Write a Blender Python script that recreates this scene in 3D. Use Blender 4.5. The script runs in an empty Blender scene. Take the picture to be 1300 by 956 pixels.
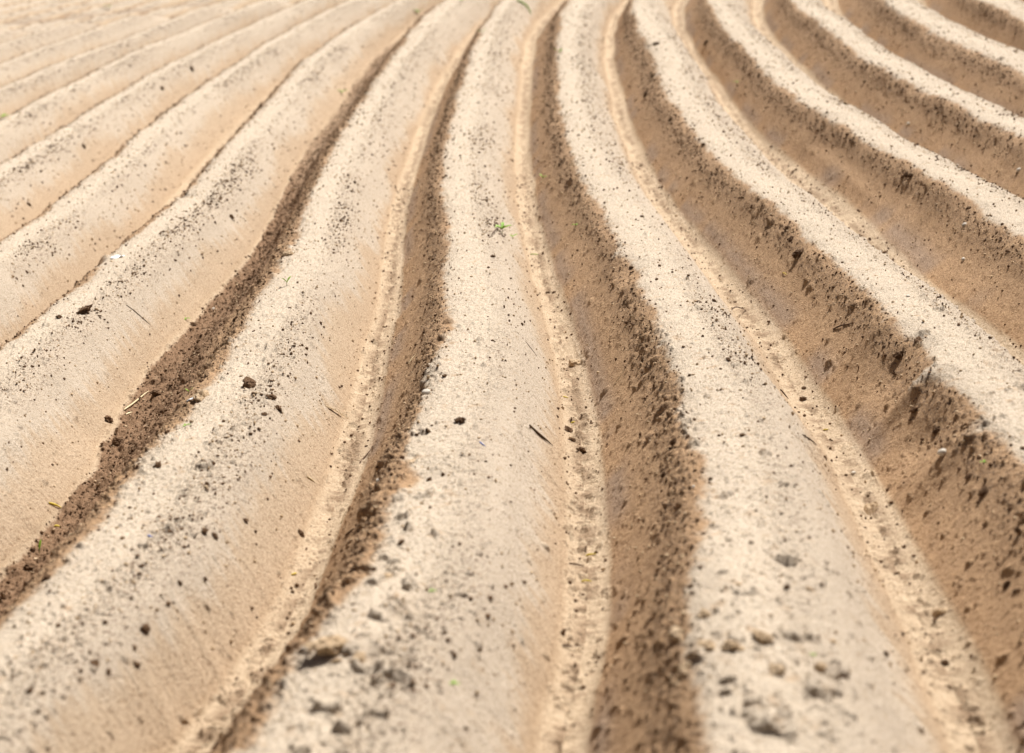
import bpy, math, random
import numpy as np
from mathutils import Vector, Matrix

random.seed(7)
rng = np.random.default_rng(11)
sc = bpy.context.scene
col = sc.collection
DENS = 1.15            # mesh vertices per picture pixel, roughly
SUN_AZ, SUN_EL, SKY, EXPO = 28, 56, .032, .72

# ------------------------------------------------------------------ lie of the land
P = [1.552188, 0.288888, 0.211187, 0.022404, -0.338437, 0.57061, -0.000173, 0.069012, 0.00934, 0.047581, 0.075901, 0.005087, 0.031105, 0.0]
CAM_H, PITCH = P[0], P[1]
BC, G = P[2:7], P[7:14]
ROW, CREST = 0.75, 0.25        # distance between two furrows, height of a ridge (m)
WARP = np.array([[float(v) for v in r.split(',')] for r in "0,0,0,0,0,0,0,0,0,0,0,-1,-1,-1,-1,-1,-1,0,1,3,6,9,13,17,20,22,23,23,22,19,17,13\
;0,0,0,0,0,0,0,0,0,0,0,-1,-1,-1,-1,-1,-1,0,2,4,8,12,17,22,26,29,30,30,28,25,21,17\
;0,0,0,0,0,0,0,0,0,0,0,-1,-1,-1,-1,-1,-1,0,2,5,8,13,19,27,35,39,40,38,35,31,26,21\
;0,0,0,0,0,0,0,0,0,0,0,-1,-1,-1,-1,-1,0,1,3,4,6,9,19,35,52,60,57,50,43,37,31,26\
;0,0,0,0,0,0,0,0,0,0,0,0,-1,-1,-1,-1,0,1,2,1,-2,-2,13,46,81,95,86,68,53,43,36,29\
;0,0,0,0,0,0,0,0,0,0,0,0,0,0,0,0,1,2,2,-2,-11,-15,6,56,110,131,115,86,63,49,40,32\
;0,0,0,0,0,0,0,0,0,0,0,0,0,0,0,1,2,3,3,-1,-10,-15,4,56,115,140,125,93,67,52,42,34\
;0,0,0,0,0,0,0,0,0,0,0,0,1,1,1,1,2,4,6,8,5,2,10,41,87,116,113,90,67,52,42,34\
;0,0,0,0,0,0,0,0,0,0,1,1,1,1,2,2,3,6,11,21,30,28,14,13,44,86,103,91,69,52,41,33\
;0,0,0,0,0,0,0,0,0,1,1,1,2,2,2,3,4,7,16,33,51,47,12,-15,9,67,104,97,72,51,39,31\
;0,0,0,0,0,0,0,0,0,0,1,1,2,2,3,3,3,6,15,34,53,47,6,-29,-8,54,95,91,66,46,34,27\
;0,0,0,0,0,-1,-1,-1,0,0,1,1,2,2,3,2,2,2,7,21,35,30,-1,-27,-9,37,68,66,49,35,27,22\
;0,0,0,-1,-1,-1,-1,-1,-1,-1,0,0,1,2,2,1,-1,-4,-4,3,11,5,-14,-26,-10,19,38,37,30,23,19,16\
;0,0,-1,-1,-1,-2,-2,-3,-3,-2,-2,-1,0,1,1,0,-5,-11,-14,-11,-6,-14,-29,-33,-17,4,16,16,14,12,11,10\
;0,-1,-1,-1,-2,-3,-4,-4,-5,-5,-4,-3,-2,0,1,0,-5,-12,-17,-15,-14,-23,-37,-39,-25,-8,0,1,1,2,3,3\
;0,-1,-1,-2,-3,-4,-5,-6,-7,-8,-7,-6,-3,1,4,3,0,-5,-8,-10,-16,-26,-35,-35,-27,-22,-19,-16,-12,-8,-5,-3\
;0,-1,-1,-2,-4,-5,-7,-9,-10,-11,-11,-9,-3,5,11,11,9,8,7,-1,-16,-29,-31,-27,-28,-38,-43,-37,-27,-18,-12,-9\
;0,-1,-2,-3,-5,-7,-9,-12,-14,-15,-16,-12,-4,8,17,18,16,19,20,8,-16,-33,-30,-22,-31,-53,-65,-57,-40,-27,-19,-14\
;0,-1,-2,-3,-5,-7,-10,-14,-17,-21,-22,-19,-11,2,11,13,14,20,23,10,-14,-32,-30,-24,-34,-58,-70,-63,-47,-33,-25,-19\
;0,-1,-1,-3,-5,-8,-11,-16,-21,-28,-33,-33,-27,-17,-10,-6,0,9,15,9,-7,-22,-28,-31,-39,-52,-57,-53,-44,-35,-29,-23\
;0,0,-1,-2,-4,-7,-11,-17,-26,-38,-50,-55,-51,-45,-41,-35,-19,-1,8,9,5,-7,-26,-42,-47,-44,-39,-37,-37,-36,-32,-27\
;-1,0,0,-1,-2,-5,-10,-17,-29,-49,-70,-81,-80,-75,-71,-56,-28,-2,7,10,12,3,-23,-51,-61,-51,-37,-34,-37,-38,-36,-30\
;-1,-1,0,1,0,-2,-7,-14,-28,-52,-80,-99,-103,-99,-87,-59,-18,9,11,5,6,5,-15,-50,-78,-82,-70,-57,-50,-45,-40,-34\
;-3,-1,1,4,5,3,-3,-8,-17,-37,-66,-90,-100,-97,-78,-40,3,24,15,-1,-3,6,1,-35,-88,-123,-121,-96,-71,-55,-45,-37\
;-5,-2,2,8,12,9,3,1,4,-2,-20,-41,-54,-52,-36,-9,15,23,14,4,7,22,27,-7,-75,-132,-143,-117,-84,-62,-49,-40\
;-8,-4,2,12,20,19,13,14,27,37,33,21,11,9,13,13,9,6,11,21,33,46,51,25,-35,-95,-118,-104,-80,-62,-51,-42\
;-13,-10,-2,12,26,31,29,30,39,47,47,40,33,31,27,13,-5,-8,9,34,51,60,64,52,12,-41,-75,-80,-71,-60,-52,-44\
;-24,-23,-14,5,25,38,42,41,37,33,26,17,11,10,7,-4,-17,-15,7,35,51,59,68,69,39,-14,-58,-74,-70,-61,-53,-45\
;-40,-44,-34,-12,12,27,33,32,27,22,17,9,3,0,-3,-13,-24,-22,-1,27,44,54,65,65,27,-38,-87,-96,-82,-66,-55,-46\
;-53,-61,-51,-28,-7,2,3,5,11,23,32,30,23,15,5,-11,-27,-29,-10,19,40,52,59,43,-15,-90,-132,-125,-96,-71,-56,-46\
;-53,-59,-49,-27,-12,-11,-17,-16,-2,19,34,35,24,10,-5,-20,-31,-28,-10,17,41,57,58,25,-47,-119,-148,-130,-96,-70,-55,-46\
;-45,-47,-36,-17,-4,-5,-12,-14,-7,5,13,10,-3,-19,-34,-41,-36,-21,-1,23,47,69,68,26,-47,-108,-127,-109,-83,-65,-54,-45\
;-41,-46,-40,-24,-8,-2,-1,1,2,2,-1,-5,-12,-22,-36,-42,-35,-17,4,24,49,72,73,33,-32,-82,-95,-84,-69,-59,-52,-44\
;-42,-53,-55,-45,-28,-13,0,12,16,11,3,1,4,4,-8,-23,-30,-22,-4,18,43,66,69,38,-13,-54,-68,-66,-61,-56,-50,-44\
;-36,-47,-51,-45,-34,-22,-8,9,17,10,-2,-6,-2,1,-6,-22,-36,-36,-17,12,42,67,73,52,12,-25,-47,-55,-56,-54,-50,-44\
;-22,-24,-21,-15,-14,-16,-11,2,9,1,-14,-24,-28,-30,-32,-41,-51,-48,-27,7,43,72,84,67,27,-16,-43,-55,-57,-55,-50,-44\
;-9,-2,9,16,13,4,3,11,14,6,-3,-8,-15,-23,-30,-37,-45,-43,-27,0,30,59,70,46,-5,-53,-73,-73,-65,-58,-51,-44\
;-2,7,18,26,26,22,23,27,26,21,20,23,18,3,-14,-28,-35,-31,-19,-2,22,50,55,11,-67,-124,-129,-104,-78,-62,-53,-44\
;0,6,13,20,23,25,26,26,21,16,14,11,-2,-26,-48,-56,-49,-31,-12,11,46,87,90,18,-96,-171,-169,-127,-88,-66,-54,-45\
;1,4,8,12,15,16,14,9,3,-3,-9,-21,-42,-65,-75,-66,-43,-21,-1,26,73,122,123,40,-84,-164,-165,-124,-87,-65,-54,-44\
;2,4,6,8,9,9,5,0,-4,-5,-7,-13,-23,-31,-23,-1,19,23,19,28,62,97,88,18,-76,-133,-133,-104,-78,-63,-53,-44\
;3,5,6,7,8,7,5,3,2,7,14,21,24,27,40,61,71,55,28,18,35,52,33,-22,-81,-109,-103,-85,-70,-59,-51,-42\
;4,5,6,7,7,7,7,6,8,13,23,32,34,30,30,40,48,38,16,9,25,39,18,-31,-74,-90,-85,-73,-64,-56,-48,-40\
;3,4,5,6,7,7,7,7,8,11,16,19,14,1,-10,-8,5,13,8,7,23,38,22,-21,-59,-75,-73,-66,-59,-53,-46,-38\
;3,4,4,5,5,6,6,6,6,7,8,7,1,-9,-17,-10,9,23,18,10,17,29,16,-24,-60,-73,-70,-63,-57,-50,-43,-35\
;2,3,3,4,4,5,5,5,5,5,5,4,1,-1,0,13,31,39,25,9,15,28,11,-37,-79,-90,-79,-65,-55,-48,-40,-33\
;2,2,2,3,3,3,4,4,4,4,4,3,3,4,8,18,27,25,10,1,18,37,14,-49,-100,-108,-89,-68,-54,-45,-38,-30\
;1,1,2,2,2,2,3,3,3,3,3,3,3,4,5,6,4,-4,-15,-12,9,23,-3,-61,-104,-108,-87,-65,-51,-43,-35,-28\
;1,1,1,1,1,2,2,2,2,2,2,2,2,2,0,-4,-13,-23,-27,-19,-8,-12,-39,-74,-94,-89,-73,-58,-48,-40,-32,-26\
;0,1,1,1,1,1,1,1,1,1,1,1,1,0,-2,-8,-17,-24,-20,-6,-2,-22,-53,-74,-77,-69,-59,-51,-44,-37,-30,-23\
;0,0,0,0,0,1,0,0,0,0,0,0,0,-1,-3,-8,-14,-16,-3,18,25,2,-34,-57,-61,-56,-51,-46,-41,-34,-28,-22\
;0,0,0,0,0,0,0,0,0,0,0,-1,-1,-1,-3,-6,-9,-8,5,25,29,6,-31,-56,-61,-56,-49,-44,-38,-32,-26,-20\
;0,0,0,0,0,0,0,0,0,-1,-1,-1,-1,-2,-3,-4,-6,-6,0,6,-2,-31,-68,-87,-82,-66,-52,-43,-36,-30,-23,-18\
;0,0,0,0,0,0,0,0,0,-1,-1,-1,-1,-2,-3,-4,-6,-7,-8,-13,-31,-65,-100,-112,-99,-74,-53,-41,-33,-27,-21,-16\
;0,0,0,0,0,0,0,0,0,-1,-1,-1,-1,-2,-3,-4,-6,-8,-11,-18,-34,-61,-87,-97,-86,-65,-48,-37,-30,-24,-19,-14\
;0,0,0,0,0,0,0,0,0,0,-1,-1,-1,-2,-3,-4,-6,-8,-11,-15,-23,-36,-51,-59,-56,-47,-38,-31,-26,-21,-16,-12\
;0,0,0,0,0,0,0,0,0,0,0,-1,-1,-1,-2,-4,-5,-8,-10,-13,-16,-21,-27,-33,-35,-33,-29,-26,-21,-17,-13,-10".split(';')]) / 1000.0
WN = np.arange(-8, 6.01, .25)
WT = np.log(np.geomspace(2, 26, 32))
T_END = 18.5

def base_raw(t):
    q = t - 4
    return BC[0] + BC[1]*q + BC[2]*q**2/20 + BC[3]*q**3/400 + BC[4]*q**4/8000
def base_x(t):
    tc = np.clip(t, 1.0, T_END)
    e = 1e-3
    s1 = (base_raw(T_END) - base_raw(T_END-e))/e
    s0 = (base_raw(1.0+e) - base_raw(1.0))/e
    return base_raw(tc) + np.maximum(t-T_END, 0)*s1 + np.minimum(t-1.0, 0)*s0
def plan(t, u):
    e = 1e-3
    x = base_x(t); dx = (base_x(t+e)-base_x(t-e))/(2*e); L = np.sqrt(1+dx*dx)
    return x + u/L, t - u*dx/L
def lie(X, Y):
    # broad shape of the field: it climbs gently away from the viewer and to the right
    Xc = 14*np.tanh(X/14); Yc = np.where(Y > 20, 20 + 30*np.tanh((Y-20)/30), Y)
    r = lambda k, w: 0.5*((Yc-k)+np.sqrt((Yc-k)**2+w*w))
    return G[0]*Xc + G[1]*r(5,2) + G[2]*r(8,3) + G[3]*r(12,4) + G[4]*Xc*r(5,4) + G[5]*Xc*Xc/10
def warp(t, u):
    a = np.clip((u/ROW - WN[0])/.25, 0, len(WN)-1.001)
    b = np.clip((np.log(np.clip(t, 2, 25.9))-WT[0])/(WT[1]-WT[0]), 0, len(WT)-1.001)
    i = a.astype(int); j = b.astype(int); fa = a-i; fb = b-j
    fa = fa*fa*(3-2*fa); fb = fb*fb*(3-2*fb)
    return (WARP[i,j]*(1-fa)*(1-fb)+WARP[i+1,j]*fa*(1-fb)+WARP[i,j+1]*(1-fa)*fb+WARP[i+1,j+1]*fa*fb)

# ------------------------------------------------------------------ noise
TAB = rng.random((6, 256, 256)).astype(np.float32)
TABF = TAB.reshape(6, -1)
def tidx(i, j, s):
    return (((i.astype(np.int32) + s*37) & 255) << 8) | ((j.astype(np.int32) + s*91) & 255)
def vnoise(x, y, s):
    i = np.floor(x); j = np.floor(y); a = x-i; b = y-j
    a = a*a*a*(a*(a*6-15)+10); b = b*b*b*(b*(b*6-15)+10)
    i = i.astype(np.int32)+s*37; j = j.astype(np.int32)+s*91
    i0 = (i & 255) << 8; i1 = ((i+1) & 255) << 8; j0 = j & 255; j1 = (j+1) & 255
    T = TABF[s % 6]
    p = T[i0|j0]; q = T[i0|j1]
    p = p+(T[i1|j0]-p)*a; q = q+(T[i1|j1]-q)*a
    return 2*(p+(q-p)*b)-1
def fbm(x, y, s, n=3, g=.5):
    r = 0; w = 1; tot = 0
    for k in range(n):
        r = r + w*vnoise(x*2**k+k*17.3, y*2**k-k*9.1, s+k); tot += w; w *= g
    return r/tot
def lumps(x, y, size, s, dens, sharp=.95):
    """half-buried rounded clods on a jittered grid; dens (0..1) says how many are there"""
    dens = np.broadcast_to(dens, x.shape)
    res = np.zeros(x.shape)
    msk = dens > .004
    gx = x[msk]/size; gy = y[msk]/size; dn = dens[msk]
    wx = vnoise(gx*2.3, gy*2.3, s+3); wy = vnoise(gx*2.3+31, gy*2.3, s+4)
    gx = gx+.13*wx+.05*vnoise(gx*6, gy*6, s+2); gy = gy+.13*wy+.05*vnoise(gx*6+9, gy*6, s+1)
    i0 = np.floor(gx); j0 = np.floor(gy); out = np.zeros_like(gx)
    for di in (-1,0,1):
        for dj in (-1,0,1):
            i = i0+di; j = j0+dj
            h = tidx(i, j, s)
            k = np.nonzero(TABF[0][h] < dn)[0]
            if not len(k): continue
            h = h[k]; ii = i[k]; jj = j[k]
            dx = gx[k]-(ii+.5+.8*(TABF[1][h]-.5)); dy = gy[k]-(jj+.5+.8*(TABF[2][h]-.5))
            rr = .16+.36*TABF[3][h]**1.8
            near_ = dx*dx+dy*dy < (1.6*rr)**2
            k = k[near_]; h = h[near_]; dx = dx[near_]; dy = dy[near_]; rr = rr[near_]
            ax = .72+.56*TABF[4][h]; th = 6.28*TABF[5][h]; ct = np.cos(th); sn = np.sin(th)
            p = (dx*ct+dy*sn)*ax; q = (-dx*sn+dy*ct)/ax
            an = np.arctan2(q, p)
            d = np.sqrt(p*p+q*q)*(1+.16*np.sin(3*an+th*5)+.09*np.sin(5*an+th*9))
            hh = rr*np.sqrt(np.clip(1-(d/rr)**2, 0, 1))*sharp
            out[k] = np.maximum(out[k], hh)
    res[msk] = out*size
    return res

def sstep(a, b, x):
    q = np.clip((x-a)/(b-a), 0, 1); return q*q*(3-2*q)
def gauss(x, m, w): return np.exp(-((x-m)/w)**2)

# (along row, across, half length, half width, height)
SWELL = [(4.47,.95,.07,.07,.030),(4.20,.97,.10,.075,-.048),(3.97,.94,.04,.10,.035),(3.74,.95,.09,.075,-.048),(3.52,.93,.05,.09,.030),
         (5.75,.21,.07,.07,.020),(5.45,.26,.12,.05,-.018),(2.55,.30,.25,.12,.028),(3.39,-.42,.10,.07,-.022),(4.3,-.46,.12,.05,.014),
         (7.6,1.66,1.0,.035,.020),(3.95,-1.30,.08,.06,-.020),(3.7,-1.32,.06,.06,.016),(4.22,-.95,.10,.04,-.008),(2.45,-.42,.2,.1,.02)]
# ------------------------------------------------------------------ the surface
def surface(t, u):
    """plan position, height and masks of the ploughed soil at (distance along row, distance across)"""
    X0, Y0 = plan(t, u)
    wob = 0.010*vnoise(t*1.3, u*1.1, 5) + 0.006*fbm(t*4.2, u*3.0, 9, 2)
    uu = u - warp(t, u) - wob
    n = np.floor(uu/ROW); v = uu - (n+.5)*ROW           # v: distance from the crest line
    rid = n
    av = np.abs(v)
    crest_h = CREST + .015*vnoise(t*.9, rid*7.7, 21) + .007*vnoise(t*3.1, rid*3.3, 22)
    # cross-section: rounded top meeting straight flanks, narrow flat floor
    top = crest_h - .75*v*v
    flank = (.328 + .010*vnoise(t*2.3, rid*5+np.sign(v)*2, 31) - av)*np.where(v < 0, 1.24, 1.36)
    k = .018
    m = np.clip(.5+.5*(flank-top)/(2*k), 0, 1)
    p = flank*(1-m)+top*m - 2*k*m*(1-m)
    toe = .010
    m2 = np.clip(.5+.5*p/(2*toe), 0, 1)
    p = p*m2 + 2*toe*m2*(1-m2)
    w = av-ROW/2                                        # distance from the furrow's middle (<=0)
    z = p
    # masks
    floor_m = sstep(.308, .330, av)
    topm = 1-sstep(.08, .16, av)
    lf = sstep(.10, .15, -v)*(1-floor_m)                # left flank
    rf = sstep(.10, .15, v)*(1-floor_m)                 # right flank
    clod_l = gauss(v, -.142, .050)
    clod_r = gauss(v, .085, .060)
    pat = .5+.5*fbm(t*.9+rid*13.1, u*1.3, 41, 3)        # patchiness along each ridge
    pat = sstep(.25, .75, pat)
    pat2 = sstep(.35, .7, .5+.5*fbm(X0*3.1, Y0*3.1, 47, 3))
    near = 1-sstep(2.9, 3.7, t)
    inview = sstep(1.2, 1.6, t)*(1-sstep(30, 34, t))*(1-sstep(16, 20, np.abs(u)))
    # broad slumps and dents
    z = z + (.014*fbm(X0*5.5, Y0*5.5, 51, 3)*(.5*topm+.9*clod_l+.25*rf)
             + .005*fbm(X0*16, Y0*16, 56, 3)*(.5*topm+.9*clod_l))*(1-floor_m)
    # slumped tongues where the crest of one ridge has slid to the left, and other hand-placed swellings
    sw = 0
    for (ts, us, rt, ru, hh) in SWELL:
        sw = sw + hh*np.exp(-((t-ts)/rt)**2-((u-us)/ru)**2)
    z = z + sw
    # headland: the ridges die out and wheel tracks cross behind them
    hd = sstep(18.2, 19.1, Y0+.25*vnoise(X0*1.5, Y0*0, 77))
    z = z*(1-.8*hd) + hd*.03*fbm(X0*1.2, Y0*5, 79, 3)
    trk = gauss(Y0+.10*vnoise(X0*.8, Y0*0, 81), 18.95, .13) + .5*gauss(Y0, 20.7, .2)
    z = z - .05*trk
    # faint crack running across the ridges on the left
    dc = (X0+1.67)*.883+(Y0-7.72)*.469 + .02*vnoise(X0*4, Y0*4, 83)
    z = z - .009*gauss(dc, 0, .028)*sstep(6.8, 7.4, Y0)*(1-sstep(11.8, 12.6, Y0))*(1-floor_m)
    # normal of the cross-section, so that clods stand off the flanks
    slope = np.where(v < 0, 1.24, -1.36)*np.clip(sstep(.07, .17, av), 0, 1)*(1-floor_m) - 1.5*v*(1-sstep(.1, .16, av))
    nl = np.sqrt(1+slope*slope); nu = -slope/nl; nz = 1/nl
    crumbly = np.clip(topm*.34 + clod_l*(.35+.7*pat2) + clod_r*.7 + lf*.4, 0, 1)*(1-floor_m)*inview
    d = .0030*fbm(X0*38, Y0*38, 61, 3, .6)*crumbly + .0022*fbm(X0*105, Y0*105, 66, 2, .8)*(.42+crumbly)
    L = inview
    d = d + lumps(X0, Y0, .080, 101, L*np.clip(near*topm*.28*pat2 + .06*clod_l*pat, 0, .6))*(.50+.22*fbm(X0*45, Y0*45, 88, 3, .7))
    d = d + lumps(X0+.3, Y0, .036, 111, L*np.clip(clod_l*.34*pat2+clod_r*.07*pat+topm*.015+near*.18*topm*pat2+lf*.01, 0, .8))*.85
    d = d + lumps(X0, Y0+.7, .020, 121, L*np.clip(clod_l*.60*(.08+pat2)+clod_r*.30*pat+topm*.05+lf*.02+floor_m*.10+.01, 0, .9))*1.0
    d = d + lumps(X0+.9, Y0+.1, .0115, 131, L*np.clip(clod_l*(.15+.6*pat2)+clod_r*.70*(.25+pat)+topm*.22+lf*.22+floor_m*.20+rf*.06, 0, .9)*(1-sstep(8, 11, t)))*1.15
    # smear marks left by the ridging hood: fine ribs down the flanks, dragged along the row
    drag = t + .55*av
    low = sstep(.15, .22, av)*(1-floor_m)
    ribs = fbm(drag*70, v*9+rid*3, 141, 3, .7)
    d = d + .0017*ribs*low*np.where(v > 0, 1, .55)
    d = d + .004*sstep(.45, .9, np.abs(fbm(drag*13, v*3+rid*3, 151, 2)))*low
    # furrow floor: shallow wheel groove, broken cross ripples
    wv = ROW/2-av
    fp = .5+.5*fbm(t*1.7, rid*3.1+np.sign(v), 158, 2)
    d = d - .009*gauss(wv, 0, .028)*floor_m
    rip = fbm(t*24+2*wv, (ROW/2-v)*8+rid*5, 161, 3, .65)
    d = d + floor_m*.0085*rip*gauss(wv, 0, .034)*(.4+fp) + floor_m*.0012*fbm(X0*60, Y0*60, 168, 2)
    d = d + lumps(X0, Y0, .032, 181, .6*floor_m*gauss(wv, .0, .04)*(.15+sstep(.45, .65, fp))*L)*.8
    # one furrow, second left of the middle one, stayed wet and cloddy
    wc = uu + 2*ROW
    edge = .005*vnoise(t*5, u*0, 173) + .007*fbm(t*28, u*20, 174, 3, .7)
    wet = sstep(-.052+edge, -.038+edge, wc)*(1-sstep(.10, .17, wc+edge))*sstep(2.2, 2.6, t)*(1-.35*sstep(8.0, 11, t))*(1-sstep(14, 16, t))
    wet = np.where(np.abs(wc) < .3, wet, 0)
    wet = np.maximum(wet, .75*np.clip(trk, 0, 1))
    d = d + lumps(X0, Y0, .055, 171, .30*wet)*.6 + lumps(X0+.2, Y0, .026, 175, .55*wet)*.8 + wet*.006*fbm(X0*22, Y0*22, 177, 3, .6)
    z = z + d*nz
    X, Y = plan(t, u+d*nu)
    Z = lie(X0, Y0) + z
    # dry pale crust caps each ridge and runs down its right side; its ragged left edge paints in the shade line
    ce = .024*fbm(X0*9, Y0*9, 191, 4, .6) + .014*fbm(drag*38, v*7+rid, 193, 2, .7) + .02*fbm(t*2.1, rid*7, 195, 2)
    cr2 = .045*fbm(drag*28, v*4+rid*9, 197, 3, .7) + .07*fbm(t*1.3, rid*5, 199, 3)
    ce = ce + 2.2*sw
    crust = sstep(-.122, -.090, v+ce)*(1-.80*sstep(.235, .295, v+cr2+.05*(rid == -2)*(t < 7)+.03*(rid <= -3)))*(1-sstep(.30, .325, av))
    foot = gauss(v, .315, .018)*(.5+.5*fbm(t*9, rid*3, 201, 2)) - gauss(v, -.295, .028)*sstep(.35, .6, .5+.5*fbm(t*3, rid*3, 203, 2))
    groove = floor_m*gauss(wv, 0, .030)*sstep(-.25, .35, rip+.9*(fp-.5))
    fleck = np.clip(gauss(v, .115, .055)*(.25+pat)+gauss(v, -.15, .05)*.8+.05*topm, 0, 1)
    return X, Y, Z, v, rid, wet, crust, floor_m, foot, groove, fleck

NR, NCOL = int(1250*DENS), int(1120*DENS)
def grid_tu():
    it = np.linspace(1/1.5, 1/26., NR)
    t = 1/it
    far = 26*np.exp(np.linspace(.01, math.log(20), 120))
    nearr = np.linspace(-6, 1.49, 60)
    t = np.concatenate([nearr, t, far])
    tc = np.clip(t, 1.2, 40)
    uL = -(0.40*tc+0.45) - np.clip(tc-11, 0, 20)*0.72
    uR = 0.41*tc+0.40
    s = np.linspace(0, 1, NCOL)
    inner = uL[:,None]*(1-s)+uR[:,None]*s
    o = np.concatenate([np.linspace(.04, 3, 74), 3*np.exp(np.linspace(.02, math.log(130), 90))])
    left = uL[:,None] - o[::-1][None]
    right = uR[:,None] + o[None]
    U = np.concatenate([left, inner, right], 1)
    return np.repeat(t[:,None], U.shape[1], 1), U
TT, UU = grid_tu()
from concurrent.futures import ThreadPoolExecutor
with ThreadPoolExecutor(4) as ex:
    parts = list(ex.map(lambda ab: surface(*ab), zip(np.array_split(TT, 24), np.array_split(UU, 24))))
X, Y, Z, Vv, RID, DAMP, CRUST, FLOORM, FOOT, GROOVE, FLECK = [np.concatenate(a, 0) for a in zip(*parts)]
nr, nc = X.shape

def np_mesh(name, co, faces, smooth=False):
    me = bpy.data.meshes.new(name)
    nv = len(co); nf, k = faces.shape
    me.vertices.add(nv); me.vertices.foreach_set('co', np.ascontiguousarray(co, dtype=np.float32).ravel())
    me.loops.add(nf*k); me.loops.foreach_set('vertex_index', np.ascontiguousarray(faces, dtype=np.int32).ravel())
    me.polygons.add(nf)
    me.polygons.foreach_set('loop_start', np.arange(0, nf*k, k, dtype=np.int32))
    me.polygons.foreach_set('use_smooth', np.full(nf, smooth))
    me.update(calc_edges=True)
    return me
idx = np.arange(nr*nc).reshape(nr, nc)
F = np.stack([idx[:-1,:-1], idx[:-1,1:], idx[1:,1:], idx[1:,:-1]], -1).reshape(-1,4)
gm = np_mesh('ground', np.stack([X,Y,Z],-1).reshape(-1,3), F, True)
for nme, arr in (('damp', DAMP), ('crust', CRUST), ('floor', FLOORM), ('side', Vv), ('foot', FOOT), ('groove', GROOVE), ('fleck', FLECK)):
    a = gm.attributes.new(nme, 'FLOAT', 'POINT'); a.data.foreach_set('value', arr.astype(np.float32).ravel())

# ------------------------------------------------------------------ materials
def mat(name):
    m = bpy.data.materials.new(name); m.use_nodes = True
    nt = m.node_tree; b = nt.nodes['Principled BSDF']
    b.inputs['Roughness'].default_value = .95
    b.inputs['Specular IOR Level'].default_value = .15
    return m, nt, b
def N(nt, typ, **kw):
    n = nt.nodes.new(typ)
    for k, v in kw.items():
        if k in n.inputs: n.inputs[k].default_value = v
        else: setattr(n, k, v)
    return n
def noise_node(nt, src, scale, detail=3, rough=.6):
    n = N(nt, 'ShaderNodeTexNoise'); n.inputs['Scale'].default_value = scale
    n.inputs['Detail'].default_value = detail; n.inputs['Roughness'].default_value = rough
    nt.links.new(src, n.inputs['Vector']); return n.outputs['Fac']
def ramp(nt, src, stops):
    r = N(nt, 'ShaderNodeValToRGB'); cr = r.color_ramp
    while len(cr.elements) < len(stops): cr.elements.new(.5)
    for e, (p, c) in zip(cr.elements, stops):
        e.position = p; e.color = (*c, 1) if len(c) == 3 else c
    nt.links.new(src, r.inputs['Fac']); return r.outputs['Color']
def mixc(nt, fac, a, b, mode='MIX'):
    m = N(nt, 'ShaderNodeMix', data_type='RGBA', blend_type=mode)
    for s, v in ((m.inputs[0], fac), (m.inputs[6], a), (m.inputs[7], b)):
        if hasattr(v, 'is_output'): nt.links.new(v, s)
        else: s.default_value = v if not isinstance(v, tuple) else (*v, 1)
    return m.outputs[2]
def mth(nt, op, a, b=0.):
    m = N(nt, 'ShaderNodeMath', operation=op)
    for s, v in zip(m.inputs, (a, b)):
        if hasattr(v, 'is_output'): nt.links.new(v, s)
        else: s.default_value = v
    return m.outputs[0]

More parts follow.
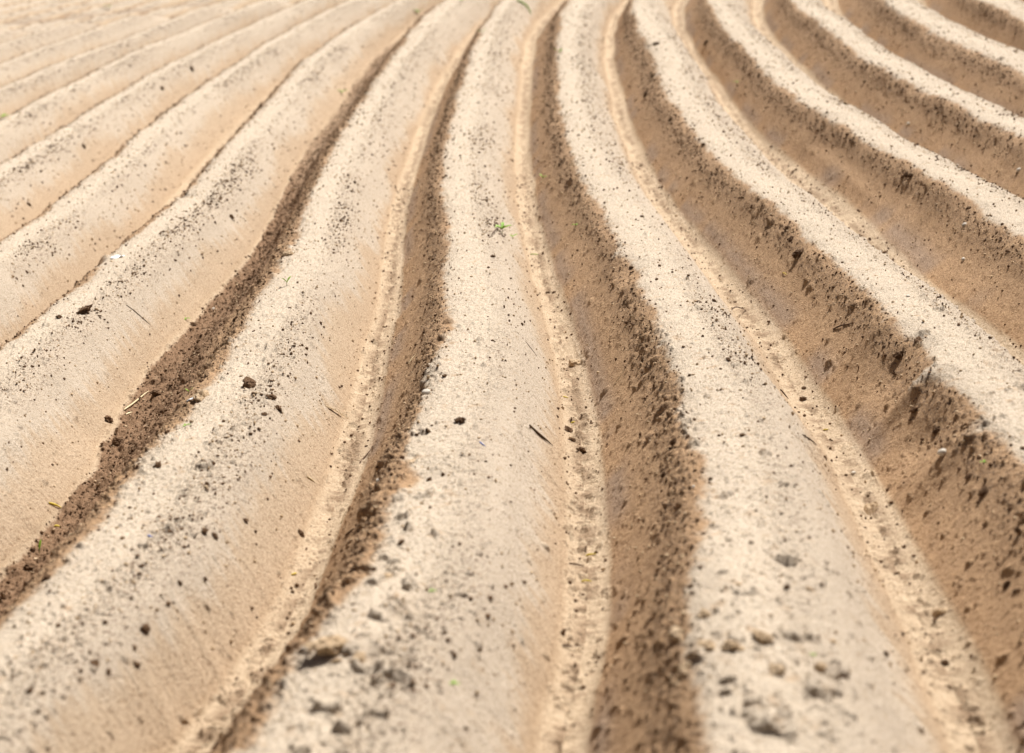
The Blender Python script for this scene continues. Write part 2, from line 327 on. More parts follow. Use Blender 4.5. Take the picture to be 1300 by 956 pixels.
def soil(name, dry_a, dry_b, grain, attr=True, bump=.0055):
    m, nt, b = mat(name)
    geo = N(nt, 'ShaderNodeNewGeometry').outputs['Position']
    big = noise_node(nt, geo, 2.6, 4, .6)
    mid = noise_node(nt, geo, 22, 4, .65)
    gran = noise_node(nt, geo, 105, 4, .75)
    fine = noise_node(nt, geo, 300, 3, .75)
    c = mixc(nt, ramp(nt, mid, [(.35,(0,0,0)), (.68,(1,1,1))]), dry_a, dry_b)
    c = mixc(nt, ramp(nt, big, [(.40,(0,0,0)), (.66,(.55,.55,.55))]), c, grain)
    if attr:
        A = lambda n: N(nt, 'ShaderNodeAttribute', attribute_name=n).outputs['Fac']
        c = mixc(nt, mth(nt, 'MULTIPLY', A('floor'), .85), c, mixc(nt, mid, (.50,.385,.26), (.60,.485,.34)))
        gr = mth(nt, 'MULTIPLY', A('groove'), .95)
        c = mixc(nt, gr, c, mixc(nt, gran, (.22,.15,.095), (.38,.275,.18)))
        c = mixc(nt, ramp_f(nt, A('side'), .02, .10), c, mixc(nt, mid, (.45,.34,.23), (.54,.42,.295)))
        c = mixc(nt, mth(nt, 'MULTIPLY', ramp_f(nt, A('side'), .20, .31), .7), c, mixc(nt, gran, (.40,.275,.17), (.50,.365,.235)))  # tan towards the foot: valley shading painted into the colour
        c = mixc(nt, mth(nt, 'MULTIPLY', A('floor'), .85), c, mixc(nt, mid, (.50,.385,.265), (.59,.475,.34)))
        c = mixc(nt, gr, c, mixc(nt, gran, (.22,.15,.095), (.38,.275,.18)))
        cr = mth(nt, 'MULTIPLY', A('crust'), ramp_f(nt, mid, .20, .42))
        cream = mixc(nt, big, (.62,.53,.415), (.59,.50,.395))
        c = mixc(nt, cr, c, mixc(nt, ramp_f(nt, A('side'), .03, .13), cream, mixc(nt, mid, (.52,.442,.35), (.56,.475,.375))))  # right flank greyed in the colour so the crest stays brightest
        ft = A('foot')
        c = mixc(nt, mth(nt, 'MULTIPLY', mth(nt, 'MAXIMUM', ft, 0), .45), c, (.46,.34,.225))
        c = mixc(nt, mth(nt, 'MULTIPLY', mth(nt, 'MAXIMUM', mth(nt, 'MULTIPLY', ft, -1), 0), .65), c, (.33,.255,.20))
        fk = mth(nt, 'MULTIPLY', ramp_f(nt, gran, .545, .585), ramp_f(nt, A('fleck'), .05, .45))
        c = mixc(nt, mth(nt, 'MULTIPLY', fk, .9), c, (.17,.115,.075))  # dark humus flecks that also paint in the shadows of crumbs
        d = mth(nt, 'MULTIPLY', A('damp'), ramp_f(nt, mid, .20, .38))
        c = mixc(nt, d, c, mixc(nt, gran, (.19,.115,.066), (.30,.19,.115)))
    sp = ramp(nt, gran, [(.32,(.44,.35,.27)), (.43,(.92,.90,.87)), (.58,(1.02,1.02,1.02)), (.70,(1.16,1.16,1.16))])
    c = mixc(nt, 1.0, c, sp, 'MULTIPLY')
    sp = ramp(nt, fine, [(.34,(.50,.43,.37)), (.45,(.97,.96,.95)), (.58,(1.03,1.03,1.03)), (.70,(1.2,1.2,1.2))])
    c = mixc(nt, 1.0, c, sp, 'MULTIPLY')
    nt.links.new(c, b.inputs['Base Color'])
    h = mth(nt, 'ADD', mth(nt, 'MULTIPLY', fine, .5), mth(nt, 'MULTIPLY', gran, 1.4))
    bp = N(nt, 'ShaderNodeBump'); bp.inputs['Strength'].default_value = 1; bp.inputs['Distance'].default_value = bump
    nt.links.new(h, bp.inputs['Height']); nt.links.new(bp.outputs[0], b.inputs['Normal'])
    return m
def ramp_f(nt, src, lo, hi):
    r = N(nt, 'ShaderNodeMapRange'); r.inputs['From Min'].default_value = lo; r.inputs['From Max'].default_value = hi
    nt.links.new(src, r.inputs['Value']); return r.outputs['Result']
M_ground = soil('dry sandy soil', (.49,.325,.19), (.39,.255,.15), (.44,.29,.17))  # brown base shows on the left flanks; part of their shade is in this colour
M_clod = soil('dry clod', (.60,.465,.315), (.53,.40,.26), (.47,.34,.21), False, .003)
M_dark = soil('damp shaded clod', (.19,.115,.065), (.11,.064,.036), (.14,.088,.052), False, .003)  # dark brown for damp soil, mostly painting in the shadow sides of clods
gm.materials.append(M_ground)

def plain(name, c1, c2, rough=.7, scale=60):
    m, nt, b = mat(name); b.inputs['Roughness'].default_value = rough
    geo = N(nt, 'ShaderNodeTexCoord').outputs['Object']
    c = mixc(nt, ramp_f(nt, noise_node(nt, geo, scale), .35, .65), c1, c2)
    nt.links.new(c, b.inputs['Base Color']); return m, nt, b
M_leaf, _, lb = plain('seedling leaf', (.16,.34,.02), (.28,.46,.04), .5)
lb.inputs['Subsurface Weight'].default_value = .0
M_stem = plain('seedling stem', (.16,.20,.05), (.22,.22,.08))[0]
M_straw = plain('dry straw', (.62,.50,.30), (.75,.64,.42), .6)[0]
M_yellow = plain('yellow leaf shred', (.62,.47,.05), (.72,.60,.12), .6)[0]
M_root = plain('dark root', (.07,.04,.025), (.13,.08,.05), .9)[0]
M_stone = plain('pale stone', (.52,.46,.38), (.62,.57,.49), .7, 90)[0]
M_white = plain('white scrap', (.75,.76,.78), (.82,.82,.82), .5)[0]
M_blue = plain('blue twine', (.05,.12,.45), (.10,.20,.60), .5)[0]

ground = bpy.data.objects.new('ground', gm); col.objects.link(ground); ground['kind'] = 'structure'

# ------------------------------------------------------------------ finding places on the soil
SX = 1300.
FPX = 1800.
def to_px(x, y, z):
    dz = z-CAM_H
    zc = y*math.cos(PITCH)-dz*math.sin(PITCH); yc = -(y*math.sin(PITCH)+dz*math.cos(PITCH))
    return 650+FPX*x/zc, 478+FPX*yc/zc, zc
sel = (TT > 1.4) & (TT < 30) & (np.abs(UU) < 25)
U_, V_, D_ = to_px(X, Y, Z)
gx = np.stack([np.gradient(X, axis=1), np.gradient(Y, axis=1), np.gradient(Z, axis=1)], -1)
gy = np.stack([np.gradient(X, axis=0), np.gradient(Y, axis=0), np.gradient(Z, axis=0)], -1)
nrm = np.cross(gx, gy); nrm /= np.linalg.norm(nrm, axis=-1, keepdims=True)+1e-12
cell = np.linalg.norm(np.cross(gx, gy), axis=-1)
# nearest-surface buffer at photograph resolution tells what can be seen
zb = np.full((956//2+1, 1300//2+1), 1e9)
ok = sel & (U_ > 0) & (U_ < 1299) & (V_ > 0) & (V_ < 955) & (D_ > 0)
np.minimum.at(zb, ((V_[ok]/2).astype(int), (U_[ok]/2).astype(int)), D_[ok])
SEE = np.zeros_like(sel)
SEE[ok] = D_[ok] < zb[(V_[ok]/2).astype(int), (U_[ok]/2).astype(int)]*1.015+.02
SK = np.nonzero(SEE.ravel())[0]; SU = U_.ravel()[SK]; SV = V_.ravel()[SK]
def spot(px, py):
    k = np.unravel_index(SK[np.argmin((SU-px)**2+(SV-py)**2)], X.shape)
    return Vector((X[k], Y[k], Z[k])), Vector(nrm[k]), k
def px_m(p): return to_px(p.x, p.y, p.z)[2]/FPX         # metres covered by one photo pixel there

def tag(o, label=None, cat=None, group=None, kind=None):
    if label: o['label'] = label
    if cat: o['category'] = cat
    if group: o['group'] = group
    if kind: o['kind'] = kind
    return o

# ------------------------------------------------------------------ clods
def ico(sub):
    import bmesh
    bm = bmesh.new(); bmesh.ops.create_icosphere(bm, subdivisions=sub, radius=1)
    v = np.array([list(a.co) for a in bm.verts]); f = np.array([[a.index for a in p.verts] for p in bm.faces]); bm.free()
    return v, f
I3, F3 = ico(4); I1, F1 = ico(1)
def n3(v, s, sc_):
    a = v*sc_
    return (vnoise(a[:,0]+3, a[:,1]+a[:,2]*.7, s)+vnoise(a[:,1]-5, a[:,2]+a[:,0]*.6, s+7)+vnoise(a[:,2]+9, a[:,0]-a[:,1]*.5, s+13))/3
def clod_mesh(s, m, crumbly=.5):
    v = I3.copy(); r = rng.normal(size=(9,3)); r /= np.linalg.norm(r, axis=1)[:,None]
    dd = np.ones(len(v))
    for k in range(9):                                   # broken facets
        c = v@r[k]; dd = np.where(c > .62, np.minimum(dd, .66/np.maximum(c,.1)), dd)
    dd = dd*(1+.45*n3(v, s, 1.9)+.35*crumbly*n3(v, s+30, 4.5)+.22*crumbly*n3(v, s+60, 10.))
    v = v*dd[:,None]*np.array([1, .8+.2*rng.random(), .62+.15*rng.random()])
    me = np_mesh('soil_clod', v, F3, False); me.materials.append(m); return me
CM = [clod_mesh(200+i*7, M_clod, .6) for i in range(7)]
DM = [clod_mesh(400+i*7, M_dark, 1.1) for i in range(5)]
def place_clod(p, nr_, r, me, label, group='loose clods on the ridged soil', sink=.25):
    o = bpy.data.objects.new('soil_clod', me); col.objects.link(o)
    z = nr_.normalized(); q = Vector((0,0,1)).rotation_difference(z)
    o.rotation_mode = 'QUATERNION'
    o.rotation_quaternion = q @ Matrix.Rotation(rng.random()*6.28, 3, 'Z').to_quaternion()
    o.location = p + z*r*(.62-sink*1.6)
    s = r*(.85+.3*rng.random()); o.scale = (s*(1+.25*rng.random()), s, s*(.8+.3*rng.random()))
    return tag(o, label, 'soil clod', group)

ORD = ['', 'first', 'second', 'third', 'fourth', 'fifth', 'sixth', 'seventh', 'eighth', 'ninth']
def ridge_name(r):
    k = int(r)+1
    if k == 0: return 'the middle ridge'
    return 'the %s %s-hand ridge' % (ORD[min(abs(k),9)], 'right' if k > 0 else 'left')
def furrow_name(f):
    k = int(f)
    if k == 0: return 'the central furrow'
    if k == -2: return 'the damp furrow'
    return 'the %s %s-hand furrow' % (ORD[min(k+1 if k > 0 else -k, 9)], 'right' if k > 0 else 'left')
# soil clods that stand out: (x, y, radius in photo pixels, dark, label)
BIG = [
 (316,491,13,1,'large dark crumbly clod on the pale ridge between the damp furrow and first left-hand furrow'),
 (345,506,8,1,'dark clod just below and right of the large crumbly one, on the ridge flank'),
 (353,519,8,1,'lower of two dark clods right of the large crumbly one'),
 (336,526,5,1,'small dark clod between the large crumbly clod and the lower flank of its ridge'),
 (584,536,9,1,'oblong dark clod on the pale middle ridge, nearest to the blue thread'),
 (542,548,6,1,'dark clod on the left edge of the middle ridge top, left of the oblong one'),
 (530,553,4,1,'smaller dark clod touching the shadowed edge of the middle ridge'),
 (511,582,6,1,'left one of a pair of dark clods on the crumbled shoulder of the middle ridge'),
 (521,586,6,0,'right one of a pair of clods on the crumbled shoulder of the middle ridge'),
 (545,610,5,1,'dark clod in the brown crumbled patch of the middle ridge'),
 (509,690,6,1,'dark clod on the lower middle ridge, upper of two near its left edge'),
 (490,732,8,0,'broad clod on the lower middle ridge, lower of two near its left edge'),
 (475,723,4,1,'little dark clod beside the broad clod near the left edge of the lower middle ridge'),
 (448,768,4,1,'little dark clod on the left edge of the middle ridge low in the picture'),
 (574,829,5,1,'single dark clod low on the middle ridge, right of its whitish lumps'),
 (418,823,22,0,'big flat pale lump at the bottom left end of the middle ridge'),
 (455,835,11,0,'brown edged lump against the right end of the big flat pale lump'),
 (428,840,7,0,'round lump under the big flat pale lump'),
 (721,548,9,1,'largest dark clod lying in the furrow just right of the middle ridge'),
 (737,572,9,1,'flat dark clod in the furrow below the largest one'),
 (727,560,5,1,'small clod between the two larger clods in the central furrow'),
 (730,463,9,0,'brown clod throwing a black shadow, at the left foot of the central furrow'),
 (695,372,4,1,'left one of two tiny dark clods in the central furrow'),
 (703,372,4,1,'right one of two tiny dark clods in the central furrow'),
 (707,529,4,1,'dark clod on the left foot of the central furrow'),
 (843,604,5,1,'dark clod at the shade edge of the pale ridge, right of the central furrow'),
 (873,556,5,1,'black clod at the shade edge where the crust of the ridge begins'),
 (942,553,5,1,'lone dark clod on the pale top of the ridge right of the middle one'),
 (925,457,6,1,'dark twisted clod on the far side of the pale ridge right of the middle one'),
 (816,275,4,1,'dark clod on the pale crest at mid distance right of the middle ridge'),
 (1103,650,12,0,'brown crumbly clod blocking the furrow right of the nearest right hand ridge'),
 (1021,493,6,1,'dark round clod in the second furrow right, above a patch of crumbs'),
 (1020,508,7,1,'flat dark clod in the second furrow right, under the round one'),
 (1193,779,10,0,'clod at the right foot of the second furrow right, low in the picture'),
 (1199,842,9,1,'dark flat clod in the bottom of the second furrow right, lowest of all'),
 (1190,828,7,1,'dark clod just above the lowest flat clod of the second furrow right'),
 (1124,831,6,1,'dark clod on the pale flank low in the picture, left of the second furrow'),
 (1145,805,5,1,'dark clod on the foot of the pale flank, left of the second furrow'),
 (1047,581,5,1,'curved dark clod at the left foot of the second furrow right'),
 (860,805,13,0,'pale lump with a black underside at the left edge of the near ridge end'),
 (897,822,14,0,'pale lump second from the left in the row of lumps at the near ridge end'),
 (930,823,14,0,'pale lump third from the left in the row of lumps at the near ridge end'),
 (968,812,15,0,'pale lump at the right end of the row of lumps at the near ridge end'),
 (895,782,10,0,'flat pale lump above the row of lumps at the near ridge end'),
 (878,745,6,1,'dark clod on the shade edge just above the lumpy ridge end'),
 (985,852,11,0,'pale lump close to the bottom edge, below the row of lumps'),
 (870,852,13,0,'pale lump in the lowest left corner of the near ridge end'),
 (1043,848,8,0,'brownish clod close to the bottom edge, right of the lowest pale lump'),
 (1013,843,4,1,'small dark clod close to the bottom edge, near a green speck'),
 (1015,324,12,1,'black clod hanging in the shaded flank of the third ridge right'),
 (1005,305,7,1,'black clod just above the large hanging one on the shaded flank'),
 (1000,290,6,1,'upper dark clod under a crust tongue on the shaded flank'),
 (1142,453,9,1,'black clod in the shaded hollow below the slumped crust'),
 (1167,432,8,1,'dark clod at the edge of the slumped crust, above the black one'),
 (1162,520,8,1,'dark clod cluster on the shade edge right of the slump hollow'),
 (1190,545,9,1,'dark clod cluster in the second slump hollow near the right border'),
 (1206,560,7,1,'dark clod right of the white stone on the shaded flank'),
 (1232,605,8,1,'dark clod on the shaded flank near the right border, below the white stone'),
 (1250,625,9,1,'dark clod on the shaded flank, right one of the lower pair'),
 (1123,321,5,1,'dark clod on the far foot of the pale ridge between two shaded flanks'),
 (1280,742,7,1,'upper dark clod on the shaded flank close to the lower right border'),
 (1290,750,5,1,'lower dark clod on the shaded flank close to the lower right border'),
 (138,534,9,1,'black clod at the left foot of the damp furrow'),
 (75,404,7,1,'black clod in the third furrow left, beside the brown clump'),
 (107,398,13,1,'brown crumbly clump on the crest of the second ridge left'),
 (247,413,6,1,'black clod in the middle of the damp furrow'),
 (318,355,6,1,'black clod in the damp furrow, uppermost of three'),
 (343,297,7,1,'dark clod in the upper damp furrow, left of two'),
 (352,291,4,1,'dark clod in the upper damp furrow, right of two'),
 (365,324,8,0,'flat brown clod on the right edge of the upper damp furrow'),
 (150,565,12,1,'wide dark lump in the lower damp furrow'),
 (195,500,9,1,'dark lump in the damp furrow beside the straw'),
 (218,514,6,1,'dark clod in the damp furrow right of the straw'),
 (200,592,8,1,'dark clod on the edge between damp furrow and pale ridge'),
 (255,505,12,0,'pale flat lump on the ridge edge beside the white scrap'),
 (170,573,8,1,'small dark lump right of the wide dark lump in the lower damp furrow'),
 (100,645,6,1,'dark clod low in the damp furrow, above the pale leaf'),
 (40,722,11,1,'crumbly dark clump low on the left in the damp furrow'),
 (258,675,8,1,'dark clod on the near pale ridge, left one of a close pair'),
 (273,680,6,1,'dark clod on the near pale ridge, right one of a close pair'),
 (310,661,6,1,'dark clod on the near pale ridge towards its smooth flank'),
 (183,799,10,1,'wide dark clod low on the near pale ridge'),
 (172,843,7,1,'dark clod low on the near pale ridge, lower left of a pair'),
 (171,822,5,1,'dark clod on the near pale ridge above the lower pair'),
 (119,842,8,1,'dark clod low on the near pale ridge, left of the lower pair'),
 (137,853,7,1,'dark clod touching the bottom edge on the near pale ridge'),
 (228,741,6,1,'dark clod in the middle of the near pale ridge'),
 (214,766,5,1,'brown clod on the near pale ridge below the middle one'),
 (105,793,4,1,'tiny dark clod on the lower left of the near pale ridge'),
 (75,794,4,1,'tiny dark clod furthest left on the near pale ridge'),
 (293,275,5,1,'black clod on the second ridge left, beside the transverse crack'),
 (243,89,5,1,'dark clod on the far third ridge left, upper of two'),
 (206,112,5,1,'dark clod on the far third ridge left, lower of two'),
 (105,186,5,1,'dark clod on the third ridge left next to the faint crack'),
 (36,259,4,1,'dark clod near the left border on the third ridge left'),
 (834,57,6,1,'black clod on the far pale crest, third ridge right, upper of two'),
 (830,97,6,1,'black clod on the far pale crest, third ridge right, lower of two'),
 (820,122,6,1,'black clod on the shaded far flank of the third ridge right'),
 (851,153,5,1,'black clod at the far shade edge of the third ridge right'),
 (897,54,6,1,'blurred dark clod on the shaded flank at the top right'),
]
LOOSE = 'loose clods on the ridged soil'
n_cl = 0
for (x, y, r, dark, lab) in BIG:
    p, nn, k = spot(x, y)
    me = (DM if dark else CM)[rng.integers(5)]
    place_clod(p, nn, r*px_m(p)*(.70 if dark else 1.0), me, lab, LOOSE, .22 if dark else .30)
    n_cl += 1
# smaller clods, spread as the soil lies
def pick(weight, count):
    w_ = np.where(SEE & (V_ < 880), weight, 0)*cell
    w_ = w_.ravel(); k = np.nonzero(w_ > 0)[0]; c = np.cumsum(w_[k]); 
    q = k[np.searchsorted(c, rng.random(count)*c[-1])]
    return [np.unravel_index(a, X.shape) for a in q]
PATT = sstep(.3, .7, .5+.5*fbm(TT*.9+RID*13.1, UU*1.3, 41, 3))
PAT3 = sstep(.45, .75, .5+.5*fbm(X*6, Y*6, 44, 3))
W_right = gauss(Vv, .105, .055)*(.15+PATT)*(TT < 22)
W_left = gauss(Vv, -.15, .05)*(TT < 22)
W_floor = FLOORM*(TT < 9)*.5
W_wet = DAMP*1.2
def zone(k):
    v = Vv[k]; r = RID[k]; t = TT[k]
    if FLOORM[k] > .5:
        return 'in ' + furrow_name(r if v < 0 else r+1)
    s_ = 'left flank' if v < -.10 else ('right flank' if v > .05 else 'crest')
    d_ = 'near end' if t < 4.2 else ('middle part' if t < 7 else 'far end')
    return 'on the %s of %s, %s' % (s_, ridge_name(r), d_)
for k in pick(W_right*1.0+W_left*1.2+W_floor+W_wet, 300-n_cl):
    dark = rng.random() < (.75 if Vv[k] < -.05 else .6)
    p = Vector((X[k], Y[k], Z[k])); nn = Vector(nrm[k])
    r = (.0045+.0065*rng.random()**2)*(1 if TT[k] < 6 else 1.3)
    tone = 'dark brown' if dark else 'pale'
    z_ = zone(k)
    place_clod(p, nn, r, (DM if dark else CM)[rng.integers(5)], 'small %s clod %s' % (tone, z_),
               'small %s clods %s' % (tone, z_), .22)

# crumbs nobody could count: one object for the pale, one for the dark
def crumbs(name, weight, count, r0, r1, m, label):
    ks = pick(weight, count)
    ki = np.array([a[0] for a in ks]); kj = np.array([a[1] for a in ks])
    P0 = np.stack([X[ki,kj], Y[ki,kj], Z[ki,kj]], -1); Nn = nrm[ki,kj]
    r = (r0+(r1-r0)*rng.random(count)**2.2)*np.clip(TT[ki,kj]/6, 1, 1.4)
    base_v = I1[None]*(1+.35*(rng.random((count, len(I1), 1))-.5))
    ax = .55+.9*rng.random((count,1,3))
    v = base_v*ax*r[:,None,None]+ (P0+Nn*r[:,None]*.35)[:,None,:]
    f = F1[None]+ (np.arange(count)*len(I1))[:,None,None]
    me = np_mesh(name, v.reshape(-1,3), f.reshape(-1,3)); me.materials.append(m)
    o = bpy.data.objects.new(name, me); col.objects.link(o)
    return tag(o, label, 'soil crumbs', kind='stuff')
crumbs('pale_soil_crumbs', W_right+.8*W_left+.25*(1-FLOORM)+.3*W_floor+.9*W_wet, 34000, .0016, .0050, M_clod, 'pale dry soil crumbs strewn over the crests and flanks of all ridges')
crumbs('dark_soil_crumbs', W_right*(.3+1.6*PATT*PAT3)*(1-np.where(RID <= -3, .25, .8)*sstep(7, 10, TT))+.7*W_left+.04*(1-FLOORM)+.5*W_floor+1.2*W_wet, 40000, .0012, .0055, M_dark, 'soil crumbs, dark brown for damp and mostly for painted shadow sides, strewn over the ridges and furrow floors')

# ------------------------------------------------------------------ seedlings
import bmesh
def basis(nn, yaw):
    q = Vector((0,0,1)).rotation_difference(nn)
    return q.to_matrix() @ Matrix.Rotation(yaw, 3, 'Z')
def empty(name, p, yaw=0, nn=None):
    o = bpy.data.objects.new(name, None); o.empty_display_size = .02; col.objects.link(o); o.location = p
    if nn is not None: o.rotation_euler = basis(nn, yaw).to_euler()
    else: o.rotation_euler = (0,0,yaw)
    return o
def child(name, me, m, par):
    me.materials.append(m); o = bpy.data.objects.new(name, me); col.objects.link(o); o.parent = par; return o
def leaf_mesh(length, width, droop, lift, th, z0):
    n = 9; co_ = []; fa = []
    for i in range(n):
        a = i/(n-1); x = length*(a-.18*droop*a*a*a); z = z0+length*(lift*a-droop*a*a)
        w_ = width*math.sin(math.pi*(a*.93+.05))**.8*.5+.0002
        for s_ in (-1, -.45, 0, .45, 1):
            co_.append((x, s_*w_, z+abs(s_)*w_*.45))
        for s_ in (1, 0, -1):
            co_.append((x, s_*w_, z+abs(s_)*w_*.45-.0006))
    for i in range(n-1):
        for j in range(8):
            fa.append((i*8+j, i*8+(j+1)%8, (i+1)*8+(j+1)%8, (i+1)*8+j))
    co_ = np.array(co_); c, s_ = math.cos(th), math.sin(th)
    co_ = np.stack([co_[:,0]*c-co_[:,1]*s_, co_[:,0]*s_+co_[:,1]*c, co_[:,2]], -1)
    return np_mesh('leaf', co_, np.array(fa), True)
def tube_mesh(pts, radii, seg=7):
    co_ = []; fa = []
    P_ = [Vector(p) for p in pts]
    for i, p in enumerate(P_):
        d = (P_[min(i+1, len(P_)-1)]-P_[max(i-1, 0)]).normalized()
        a = d.orthogonal().normalized(); b = d.cross(a)
        if i and a.dot(prev) < 0: a = -a; b = -b
        prev = a
        for k in range(seg):
            an = 2*math.pi*k/seg; co_.append(tuple(p+(a*math.cos(an)+b*math.sin(an))*radii[i]))
    for i in range(len(P_)-1):
        for k in range(seg):
            fa.append((i*seg+k, i*seg+(k+1)%seg, (i+1)*seg+(k+1)%seg, (i+1)*seg+k))
    return np_mesh('tube', np.array(co_), np.array(fa), True)
# (x, y, leaf length in photo pixels, leaves, lift, label)
SEED = [
 (638,297,14,5,.9,'bright green seedling with several upright leaves on the middle ridge'),
 (651,303,9,3,.6,'smaller seedling just right of the bright one on the middle ridge'),
 (364,362,9,2,1.3,'narrow green seedling on the pale ridge left of the middle one'),
 (711,71,9,3,1.1,'small green seedling on the far left edge of the ridge right of the middle one'),
 (731,287,7,3,.7,'dark green seedling in the shaded flank right of the central furrow'),
 (690,229,8,3,1.0,'dim green seedling in the upper shaded flank right of the central furrow'),
 (3,152,11,5,.4,'bright green sprout at the left border of the picture'),
 (612,43,6,2,1.0,'yellow green sprout at the far left edge of the middle ridge'),
 (585,3,7,4,.7,'green sprout at the top border left of the middle ridge'),
 (433,119,8,4,.6,'dull green sprout in the far end of the damp furrow'),
 (237,405,6,3,.4,'tiny yellow green sprout at the left foot of the damp furrow'),
 (240,499,6,2,1.1,'tiny green sprout on the right edge of the damp furrow above the white scrap'),
 (236,541,6,3,.4,'tiny yellow green sprout on the crest right of the damp furrow'),
 (574,868,9,4,.3,'green sprout at the bottom end of the middle ridge'),
 (1033,832,6,3,.5,'tiny olive sprout on the lumpy end of the near right ridge'),
 (1249,588,6,3,.6,'faint green sprout on the shaded flank near the right border'),
 (936,106,6,3,.5,'faint green sprout on the far shaded flank at the upper right'),
 (549,751,6,3,.4,'faint green sprout on the lower middle ridge'),
 (532,19,8,3,.8,'blurred weed on the far end of the first ridge left'),
 (138,10,7,3,.7,'blurred yellowish sprout in the far upper left of the field'),
 (50,702,9,1,1.6,'single upright green shoot low in the damp furrow'),
]
for (x, y, lp, nl_, lift, lab) in SEED:
    p, nn, k = spot(x, y); ll = lp*px_m(p)
    e = empty('seedling', p-Vector((0,0,.002)), rng.random()*6.28)
    tag(e, lab, 'seedling', 'green seedlings sprouting on the ridges')
    h = ll*(.25+.25*lift)
    child('stem', tube_mesh([(0,0,-.004),(.0006,0,h*.5),(0,.0004,h)], [.0011,.0010,.0009]), M_stem, e)
    for i in range(nl_):
        child('leaf', leaf_mesh(ll*(.75+.4*rng.random()), ll*.30, .25+.25*rng.random(), lift*(.7+.5*rng.random()), 6.28*i/nl_+.5*rng.random(), h*.9), M_leaf, e)
# long leaf blade at the far top of the middle ridge
def blade(x0, y0, x1, y1, lab, cat, name, m, w_, arch=.10, group=None, wob=.02, r_end=.35):
    a, na, _ = spot(x0, y0); b, nb, _ = spot(x1, y1)
    up = (na+nb).normalized(); L_ = (b-a).length; side = (b-a).cross(up).normalized()
    pts = []; rad = []
    K_ = 14
    ph = rng.random()*6
    for i in range(K_):
        q = i/(K_-1)
        pts.append(a.lerp(b, q)+up*(w_*.8+L_*arch*math.sin(math.pi*q))+side*L_*wob*math.sin(ph+4*q))
        rad.append(w_*(r_end+(1-r_end)*math.sin(math.pi*min(1, q*.8+.2))))
    o = bpy.data.objects.new(name, tube_mesh([p-a for p in pts], rad)); o.data.materials.append(m)
    o.location = a; col.objects.link(o)
    return tag(o, lab, cat, group)
blade(655,2,674,17,'long green leaf blade leaning into the far end of the central furrow','grass blade','grass_blade',M_leaf,.012,.15)
blade(673,323,685,324,'thin green leaf lying flat across the central furrow','grass blade','grass_blade',M_leaf,.0022,.05)
ST = 'dry straws lying on the soil'
blade(157,521,190,498,'long pale dry straw at the left foot of the damp furrow','straw','straw',M_straw,.0030,.02,ST)
blade(160,527,168,524,'short pale straw bit under the long one by the damp furrow','straw','straw',M_straw,.0030,.02,ST)
blade(413,514,442,532,'pale straw lying down the smooth flank left of the nearest left furrow','straw','straw',M_straw,.0015,.02,ST)
blade(389,604,399,612,'short pale straw lower down the smooth flank','straw','straw',M_straw,.0022,.02,ST)
blade(519,462,528,450,'short pale straw on the shaded flank of the middle ridge','straw','straw',M_straw,.0018,.02,ST)
blade(778,492,793,469,'thin pale straw on the shaded flank right of the central furrow','straw','straw',M_straw,.0012,.02,ST)
blade(433,664,441,645,'pale straw at the foot of the shaded flank, lower part of the middle ridge','straw','straw',M_straw,.0014,.02,ST)
blade(744,706,757,704,'yellow leaf shred lying in the lower central furrow, upper of two','leaf shred','leaf_shred',M_yellow,.0024,.06,None)
blade(738,739,751,738,'yellow leaf shred lying in the lower central furrow, lower of two','leaf shred','leaf_shred',M_yellow,.0024,.12,None)
blade(714,504,722,506,'small yellow leaf shred in the central furrow above the largest clod','leaf shred','leaf_shred',M_yellow,.0022,.05)
blade(724,537,731,535,'small yellow leaf shred in the central furrow touching the largest clod','leaf shred','leaf_shred',M_yellow,.0022,.05)
blade(1045,546,1052,545,'bright yellow leaf shred in the second furrow right','leaf shred','leaf_shred',M_yellow,.0022,.05)
blade(369,730,377,729,'yellow brown leaf shred in the furrow left of the middle ridge','leaf shred','leaf_shred',M_yellow,.0026,.1)
blade(62,639,78,646,'curled pale yellow leaf at the foot of the damp furrow','leaf shred','leaf_shred',M_yellow,.0034,.06)
blade(69,669,75,670,'tiny bright yellow petal low in the damp furrow','leaf shred','leaf_shred',M_yellow,.0035,.10)
blade(993,347,1000,350,'little yellowish shred beside the second furrow right','leaf shred','leaf_shred',M_yellow,.0016,.05)
RT = 'dark root pieces on the soil'
blade(671,540,701,568,'dark root strand running down the right flank of the middle ridge','root','root_strand',M_root,.0036,.01,RT,.05,.15)
blade(655,421,682,452,'thin dark root strand on the right flank of the middle ridge, higher up','root','root_strand',M_root,.0012,.01,RT)
blade(417,519,433,530,'dark root bit beside the pale straw on the smooth flank','root','root_strand',M_root,.0018,.01,RT)
blade(458,588,471,571,'dark root bit at the foot of the shaded flank of the middle ridge','root','root_strand',M_root,.0026,.01,RT)
blade(437,684,450,671,'dark root bit lower down the shaded flank of the middle ridge','root','root_strand',M_root,.0030,.01,RT)
blade(1058,419,1082,410,'dark crooked root under the crust edge of the second ridge right','root','root_strand',M_root,.0030,.02,RT)
blade(990,495,1001,507,'dark root bit on the left lip of the second furrow right','root','root_strand',M_root,.0026,.01,RT)
blade(1018,552,1036,566,'long dark root on the left lip of the second furrow right','root','root_strand',M_root,.0022,.01,RT)
blade(929,393,944,393,'dark root lying across the second furrow right','root','root_strand',M_root,.0026,.02,RT)
blade(714,820,728,822,'dark root bit low in the central furrow','root','root_strand',M_root,.0028,.02,RT)
blade(722,716,742,719,'dark thin root lying across the central furrow under the yellow shred','root','root_strand',M_root,.0020,.02,RT)
blade(160,388,190,412,'dark root streak on the right flank of the second ridge left','root','root_strand',M_root,.0018,.01,RT)
blade(625,298,632,289,'dark withered leaf leaning on the bright seedling','grass blade','grass_blade',M_root,.0026,.05)
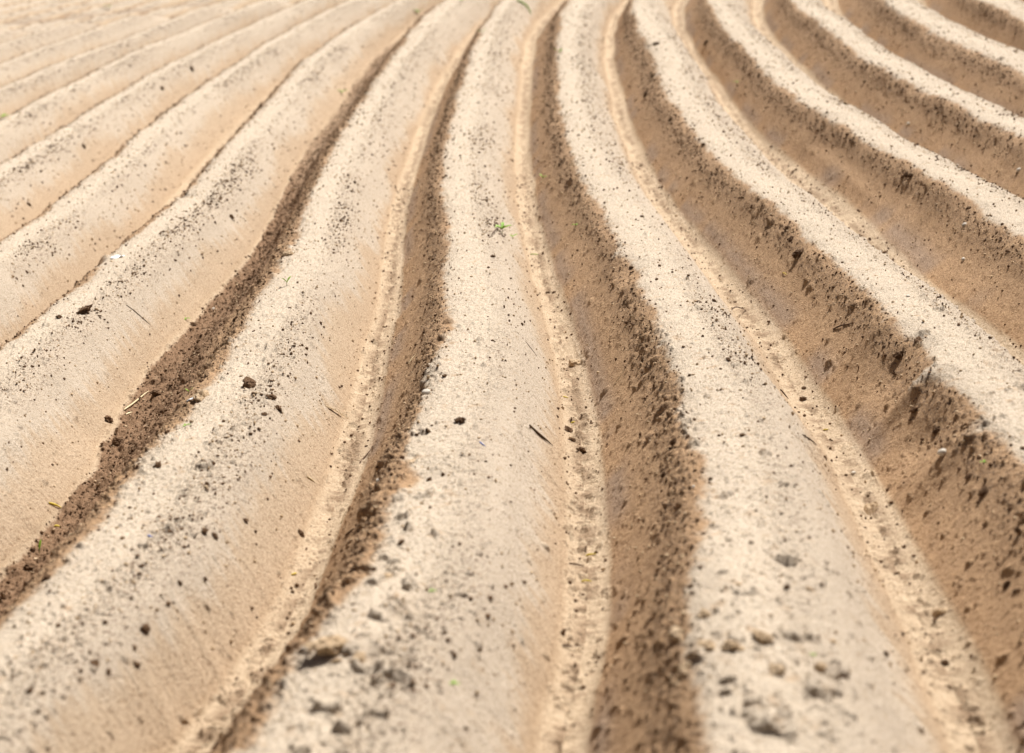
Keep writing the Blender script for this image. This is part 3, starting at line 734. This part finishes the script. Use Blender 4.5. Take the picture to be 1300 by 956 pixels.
# ------------------------------------------------------------------ stones and scraps
def stone(x, y, rp, lab, m, name='stone', cat='stone', fl=.7):
    p, nn, k = spot(x, y); r = rp*px_m(p)
    v = I3*(1+.16*n3(I3, int(x)+3, 1.4)+.05*n3(I3, int(y)+9, 4))[:,None]*np.array([1.15,.9,fl])*r
    me = np_mesh(name, v, F3, True); me.materials.append(m)
    o = bpy.data.objects.new(name, me); col.objects.link(o); o.location = p+nn*r*.35; o.rotation_euler = basis(nn, rng.random()*6).to_euler()
    return tag(o, lab, cat, 'pale stones on the soil' if cat == 'stone' else None)
stone(541,500,6,'white stone on the left edge of the middle ridge top',M_stone)
stone(1197,576,6,'pale stone throwing a black shadow on the shaded flank near the right border',M_stone)
stone(1153,376,3,'little white stone on the shaded flank above the slumped crust',M_stone)
stone(1224,286,3,'little white stone high on the shaded flank at the right',M_stone)
stone(1223,329,3,'little white stone with a dark clod below it at the right',M_stone)
stone(480,611,3,'tiny white stone on the shaded flank of the middle ridge',M_stone)
stone(1083,602,3,'tiny white stone in the second furrow right above the brown clod',M_stone)
stone(1294,216,3,'bright pebble at the right border on the shaded flank',M_stone)
stone(1153,157,2.5,'tiny white stone on the upper shaded flank at the right',M_stone)
stone(880,619,2.5,'tiny white stone at the shade edge of the ridge right of the middle one',M_stone)
stone(272,393,2.6,'tiny white stone in the damp furrow above the black clod',M_stone)
def scrap(x, y, rp, lab, m, cat, name):
    p, nn, k = spot(x, y); r = rp*px_m(p); n = 9; co_ = []; fa = []
    sd_ = int(x)
    for i in range(n):
        for j in range(n):
            a = (i/(n-1)-.5)*2; b = (j/(n-1)-.5)*2
            h = .35*float(vnoise(np.array([a*1.7+sd_]), np.array([b*1.7]), 3)[0])
            e_ = 1+.25*float(vnoise(np.array([a*3.0]), np.array([b*3.+sd_]), 5)[0])
            co_.append((a*r*1.3*e_, b*r*.6*e_, (h+.25)*r)); 
    for i in range(n-1):
        for j in range(n-1):
            fa.append((i*n+j, (i+1)*n+j, (i+1)*n+j+1, i*n+j+1))
    me = np_mesh(name, np.array(co_), np.array(fa), True); me.materials.append(m)
    o = bpy.data.objects.new(name, me); col.objects.link(o); o.location = p; o.rotation_euler = basis(nn, .5).to_euler()
    md = o.modifiers.new('thickness', 'SOLIDIFY'); md.thickness = .0006
    return tag(o, lab, cat)
scrap(149,327,6,'white curled scrap in the third furrow left of the middle ridge',M_white,'scrap','paper_scrap')
scrap(243,507,4,'bluish white scrap on the edge of the damp furrow',M_white,'scrap','plastic_scrap')
blade(609,561,616,567,'short blue thread on the pale middle ridge','thread','blue_thread',M_blue,.0014,.02)
blade(187,680,194,682,'blue grey thread bit on the near pale ridge left of the middle one','thread','blue_thread',M_blue,.0018,.02)

# ------------------------------------------------------------------ light, sky, camera
az, el = math.radians(SUN_AZ), math.radians(SUN_EL)       # azimuth clockwise from +Y (straight ahead)
sd = Vector((math.sin(az)*math.cos(el), math.cos(az)*math.cos(el), math.sin(el)))
L = bpy.data.lights.new('sun', 'SUN'); L.energy = 4.6; L.angle = math.radians(.53); L.color = (1,.97,.93)
so = bpy.data.objects.new('sun', L); col.objects.link(so); so.rotation_euler = sd.to_track_quat('Z','Y').to_euler()
w = bpy.data.worlds.new('World'); sc.world = w; w.use_nodes = True
wt = w.node_tree; bg = wt.nodes['Background']; bg.inputs['Strength'].default_value = SKY
sky = wt.nodes.new('ShaderNodeTexSky'); sky.sky_type = 'NISHITA'; sky.sun_disc = False
sky.sun_elevation = el; sky.sun_rotation = az; sky.dust_density = 8; sky.air_density = .4; sky.ozone_density = .3
wt.links.new(sky.outputs[0], bg.inputs['Color'])
cam = bpy.data.cameras.new('camera'); co = bpy.data.objects.new('camera', cam); col.objects.link(co)
co.location = (0,0,CAM_H); co.rotation_euler = (math.pi/2-PITCH, 0, 0)
cam.sensor_width = 36; cam.lens = FPX/SX*36; cam.clip_end = 3000; cam.clip_start = .05
cam.dof.use_dof = True; cam.dof.focus_distance = 5.0; cam.dof.aperture_fstop = 2.3
sc.camera = co
vs = sc.view_settings; vs.view_transform = 'Standard'; vs.look = 'None'; vs.exposure = EXPO; vs.gamma = 1
sc.render.engine = 'CYCLES'
